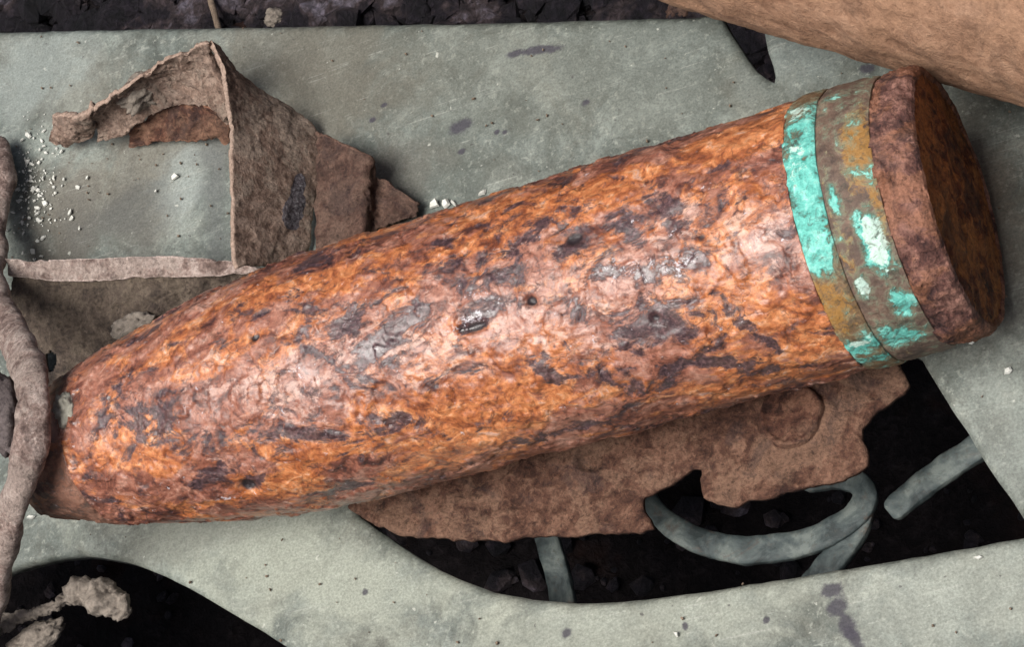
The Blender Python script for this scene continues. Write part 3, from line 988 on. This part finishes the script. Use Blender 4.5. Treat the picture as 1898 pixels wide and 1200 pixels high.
# ------------------------------------------------------------------ rusted scrap round the shell
# folded strap standing on its edge
strap = empty('folded_strap', (0, 0, 0), 'bent rusty strap standing on its edge, torn at one end, beside the shell', 'metal strap')
ribbon('side_panel', [(384, 76, .031), (397, 96, .031), (409, 128, .030), (419, 180, .029), (425, 230, .028), (428, 300, .027), (428, 380, .026), (430, 445, .025), (434, 500, .024)],
       [(400, 84, .028), (440, 138, .021), (498, 180, .012), (553, 210, .006), (586, 246, .003), (591, 305, .002), (582, 380, .0015), (572, 440, .0015), (566, 482, .0015)],
       0.0017, MT_STRAP, strap, n=150, m=54, amp=0.0004, ragged=0.0008, seed=1.0, scale_=0.0003, blots=((0.80, .74, .075, .14), (.72, .76, .07, .08)))
ribbon('torn_flap', [(386, 75, .031), (355, 88, .0305), (310, 108, .030), (250, 142, .029), (205, 178, .027), (172, 208, .025)],
       [(424, 236, .012), (395, 202, .013), (340, 190, .013), (290, 205, .012), (235, 243, .010), (178, 262, .008)],
       0.0017, MT_STRAP, strap, n=150, m=50, amp=0.0012, ragged=0.0016, seed=2.0, bow=-0.003)
ribbon('torn_flap', [(176, 196, .026), (160, 208, .025), (135, 210, .022), (112, 212, .018), (98, 214, .015)],
       [(172, 258, .008), (150, 262, .007), (128, 268, .006), (110, 266, .005), (100, 256, .005)],
       0.0024, MT_STRAP, strap, n=60, m=40, amp=0.0018, ragged=0.0018, seed=5.0)
ribbon('shade_lip', [(424, 205, .014), (385, 190, .012), (335, 192, .010), (285, 210, .008), (240, 240, .007)],
       [(426, 268, .003), (395, 258, .003), (345, 258, .003), (295, 268, .002), (245, 272, .002)],
       0.0016, MT_BOSS, strap, n=60, m=24, amp=0.0020, ragged=0.0018, seed=4.0)  # dark lip whose colour paints in the shadow under the flap

clod('crust', at(262, 168, .018), (.0075, .0045, .0045), MT_MUD, None, None, 0.8, 2.4, 33.0, 0.6, parent=strap)

# crumpled sheet leaning behind the strap
sheet = ribbon('crumpled_sheet', [(588, 246, .010), (640, 268, .012), (684, 288, .014), (694, 322, .009), (735, 345, .007), (778, 376, .003)],
               [(586, 470, .010), (630, 452, .011), (672, 436, .012), (690, 430, .007), (728, 418, .005), (774, 404, .002)],
               0.002, MT_SHEET, None, n=90, m=40, amp=0.0010, ragged=0.0012, seed=6.0)
tag(sheet, 'crumpled dark brown rusty sheet between the folded strap and the shell', 'metal sheet')

# angle iron under the nose
angle = empty('angle_iron', (0, 0, 0), 'dull brown rusty angle iron poking out from beside the shell nose', 'angle iron')
ribbon('web', [(20, 505, .017), (100, 512, .017), (200, 512, .0165), (300, 508, .016), (400, 505, .015), (482, 502, .013)],
       [(40, 800, .0015), (120, 760, .0015), (200, 720, .0015), (300, 670, .0015), (400, 620, .0015), (490, 560, .0015)],
       0.0018, MT_ANGLE, angle, n=120, m=60, amp=0.0014, ragged=0.0006, seed=7.0, holes=((.15, .62, .028, .075),))
ribbon('flange', [(14, 480, .0185), (100, 482, .0190), (200, 478, .0190), (300, 476, .0185), (400, 480, .017), (484, 497, .014)],
       [(20, 512, .0175), (100, 520, .0175), (200, 520, .017), (300, 515, .0165), (400, 511, .0155), (486, 505, .0135)],
       0.0024, MT_BAR, angle, n=150, m=18, amp=0.0012, ragged=0.0006, seed=8.0)

# curved bar before the nose
bar_pts = [at(*q) for q in ((-14, 262, .006), (-8, 330, .008), (-18, 420, .012), (-20, 510, .022), (2, 585, .038), (40, 655, .055), (62, 745, .0655),
                            (50, 840, .0635), (26, 930, .054), (4, 1020, .042), (-8, 1100, .028), (-24, 1180, .013), (-40, 1230, .006))]
bar = sweep('curved_bar', bar_pts, [.0060, .0066, .0064, .0054, .0052, .0056, .0056, .0056, .0052, .0048, .0044, .0042, .0042], MT_BAR, None, n=200, m=40, flat=0.62, amp=0.0014, sc=65, seed=11)
tag(bar, 'curved pinkish grey rusty bar bent round the tip of the shell', 'metal bar')

# jagged plate under the shell
pl = [at(x, y, .003)[:2] for x, y in ((640, 938), (690, 972), (740, 990), (830, 999), (930, 1001), (985, 992), (1060, 990), (1130, 988), (1180, 984), (1206, 974), (1200, 958),
                                      (1188, 945), (1188, 922), (1212, 905), (1240, 895), (1262, 876), (1285, 867), (1300, 868), (1296, 890), (1303, 915), (1322, 936), (1350, 937), (1400, 922),
                                      (1460, 908), (1520, 895), (1575, 880), (1602, 862), (1607, 845), (1604, 828), (1592, 815), (1596, 790), (1615, 765), (1645, 745), (1672, 728), (1682, 708), (1670, 686), (1655, 668))]
pl += [np.array(q) for q in ((.090, -.0225), (.05, -.0222), (0, -.0222), (-.04, -.0224), (-.060, -.0265))]
pl = dense(np.array(pl), 0.0009, 0.0016, 5.0)
jag = empty('jagged_plate', (0, 0, 0), 'flat jagged rusty plate sticking out beneath the shell over the opening', 'metal plate')
bc = at(1466, 770, .003)
hc = at(1092, 846, .003)


def plate_z(x, y):
    z = 0.0022 + 0.0009 * fbm((x, y, 0), 70, 4) + 0.0004 * fbm((x, y, 4), 260, 3) - 0.0006 * smooth(.06, .10, fbm((x, y, 9), 100, 5, .6))
    d = math.hypot(x - hc[0], (y - hc[1]))
    z -= 0.0010 * smooth(.0045, .0030, d)
    z += 0.0006 * smooth(.0062, .0050, d) * smooth(.0036, .0046, d)
    back = smooth(-.032, -.024, y)
    return z * (1 - back) + back * min(z, 0.0024)


plate('plate', pl, [], 0.0008, 0.0021, plate_z, MT_PLATE, jag, edge_r=0.0006)
V, F_ = [], []
nr, nt = 26, 60
for i in range(nr):
    r = .0088 * i / (nr - 1)
    for j in range(nt):
        th = 2 * math.pi * j / nt
        x, y = r * math.cos(th), r * math.sin(th)
        rr = r * (1 + 0.16 * fbm((x, y, 1), 150, 4))
        h = 0.0003 + 0.0013 * smooth(.0088, .0080, r) - 0.0007 * smooth(.0074, .0064, r) + 0.0007 * fbm((x, y, 2), 250, 4)
        if i == nr - 1:
            h = -0.0008
        V.append((bc[0] + rr * math.cos(th), bc[1] + rr * math.sin(th), 0.0026 + h))
for i in range(nr - 1):
    for j in range(nt):
        a, b = i * nt + j, i * nt + (j + 1) % nt
        F_.append((a, a + nt, b + nt, b))
mesh_obj('round_boss', V, F_, MT_BOSS, jag)

# mud-caked root reaching over the opening
root = sweep('muddy_root', [at(*q) for q in ((-70, 1150, .004), (-20, 1158, .006), (30, 1148, .007), (75, 1132, .008), (115, 1116, .009), (150, 1098, .010), (190, 1108, .010), (222, 1128, .009), (240, 1140, .008))],
             [.0026, .0024, .0018, .0017, .0019, .0036, .0048, .0034, .0014], MT_MUD, None, n=170, m=34, amp=0.0024, sc=200, seed=21)
tag(root, 'thin mud caked root with a lumpy end over the opening', 'root')
clod('mud_lump', at(60, 1190, .003), (.011, .0042, .0036), MT_MUD, 'long low lump of dried mud below the thin root', 'mud', 0.6, 2.0, 3.0, 0.35)
clod('mud_lump', at(6, 765, .058), (.0060, .0125, .005), MT_DARKMUD, 'dark lump of dried mud filling the bend of the bar', 'mud', 0.5, 2.0, 7.0, 0.2)
clod('mud_clod', at(246, 606, .012), (.0066, .0036, .0034), MT_MUD, 'crumbly clod of dried mud on the angle iron against the shell', 'mud', 0.7, 2.2, 12.0, 0.1)
mp = surf(126, 762, .0222)
clod('mortar_lump', (mp[0], Y0 + .0222 * math.cos(mp[1]), Z0 + .0222 * math.sin(mp[1])), (.0036, .0052, .0034), MT_MORTAR, 'small pale lump of mortar stuck beside the shell nose', 'mortar', 0.7, 2.2, 16.0, 0.1)
clod('brown_stone', at(1264, 14, GZ + .004), (.0062, .0046, .004), MT_SHEET, 'reddish brown stone on the dark gravel beside the tan shell', 'stone', 0.5, 1.6, 19.0, 0.3)
clod('grey_stone', at(512, 34, GZ + .004), (.0040, .0036, .004), MT_MUD, 'pale grey stone lying among the dark gravel', 'stone', 0.6, 2.2, 29.0, 0.3)
twig = sweep('dry_twig', [at(374, -60, GZ + .008), at(388, -10, GZ + .009), at(402, 40, GZ + .010), at(415, 90, GZ + .008)], [.0012, .0013, .0012, .0011], MT_CRUMB, None, n=40, m=10, amp=0.0003, seed=4)
tag(twig, 'short dry twig lying on the dark gravel', 'twig')

# flakes and crumbs: too small to tell apart
def scatter(name, items, mat, label, cat, flat):
    V, F_ = [], []
    rg = random.Random(len(items))
    for px, py, s in items:
        c = at(px, py, 0.0002)
        o = len(V)
        a0 = rg.uniform(0, 6.28)
        e = rg.uniform(0.4, 0.95)
        k_ = rg.choice((4, 5, 5, 6))
        tx, ty = rg.uniform(-0.4, 0.4), rg.uniform(-0.4, 0.4)
        ring = []
        for q in range(k_):
            a = 2 * math.pi * (q + rg.uniform(-0.3, 0.3)) / k_
            r = s * rg.uniform(0.75, 1.35)
            x, y = r * math.cos(a), r * math.sin(a) * e
            ring.append((x * math.cos(a0) - y * math.sin(a0), x * math.sin(a0) + y * math.cos(a0)))
        base = s * (abs(tx) + abs(ty))
        for zz, f_ in ((0.0, 1.0), (s * flat * 1.6, rg.uniform(0.6, 0.95))):
            for x, y in ring:
                V.append((c[0] + x * f_, c[1] + y * f_, c[2] + zz + base * 0.6 + x * tx + y * ty))
        F_.append(tuple(o + q for q in range(k_))[::-1])
        F_.append(tuple(o + k_ + q for q in range(k_)))
        for q in range(k_):
            F_.append((o + q, o + (q + 1) % k_, o + k_ + (q + 1) % k_, o + k_ + q))
    ob = mesh_obj(name, V, F_, mat, shade=False)
    ob['kind'] = 'stuff'
    return tag(ob, label, cat)


rg = random.Random(11)
chips = [(rg.gauss(66, 24), rg.gauss(350, 60), 0.00018 + 0.0009 * rg.random() ** 3) for _ in range(260)]
chips += [(52, 300, .0010), (66, 352, .0012), (70, 386, .0011), (62, 466, .0010), (100, 330, .0008), (163, 330, .0009), (275, 262, .0009), (300, 255, .0010), (148, 425, .0006),
          (290, 355, .0007), (325, 330, .0014), (895, 358, .0012), (1803, 636, .0009), (1868, 690, .0014), (1815, 1035, .0010), (1255, 1178, .0010), (808, 380, .0018), (826, 378, .0018), (842, 377, .0012),
          (60, 960, .0014), (118, 955, .0008)]
scatter('paint_chips', chips, MT_CHIP, 'scatter of tiny white chips on the table beside the curved bar', 'chips', 0.3)
cr = []
for _ in range(240):
    px, py = rg.uniform(0, 1898), rg.uniform(40, 1200)
    p = at(px, py, 0)[None, :2]
    if inside_poly(p, h1)[0] or inside_poly(p, h2)[0] or not inside_poly(p, outer)[0]:
        continue
    cr.append((px, py, rg.uniform(.00015, .00055)))
for _ in range(60):
    px, py = rg.gauss(280, 160), rg.gauss(290, 110)
    if not inside_poly(at(px, py, 0)[None, :2], outer)[0]:
        continue
    cr.append((px, py, rg.uniform(.00015, .0005)))
scatter('crumbs', cr[:], MT_CRUMB, 'tiny crumbs of rust and dirt scattered over the table top', 'crumbs', 0.7)
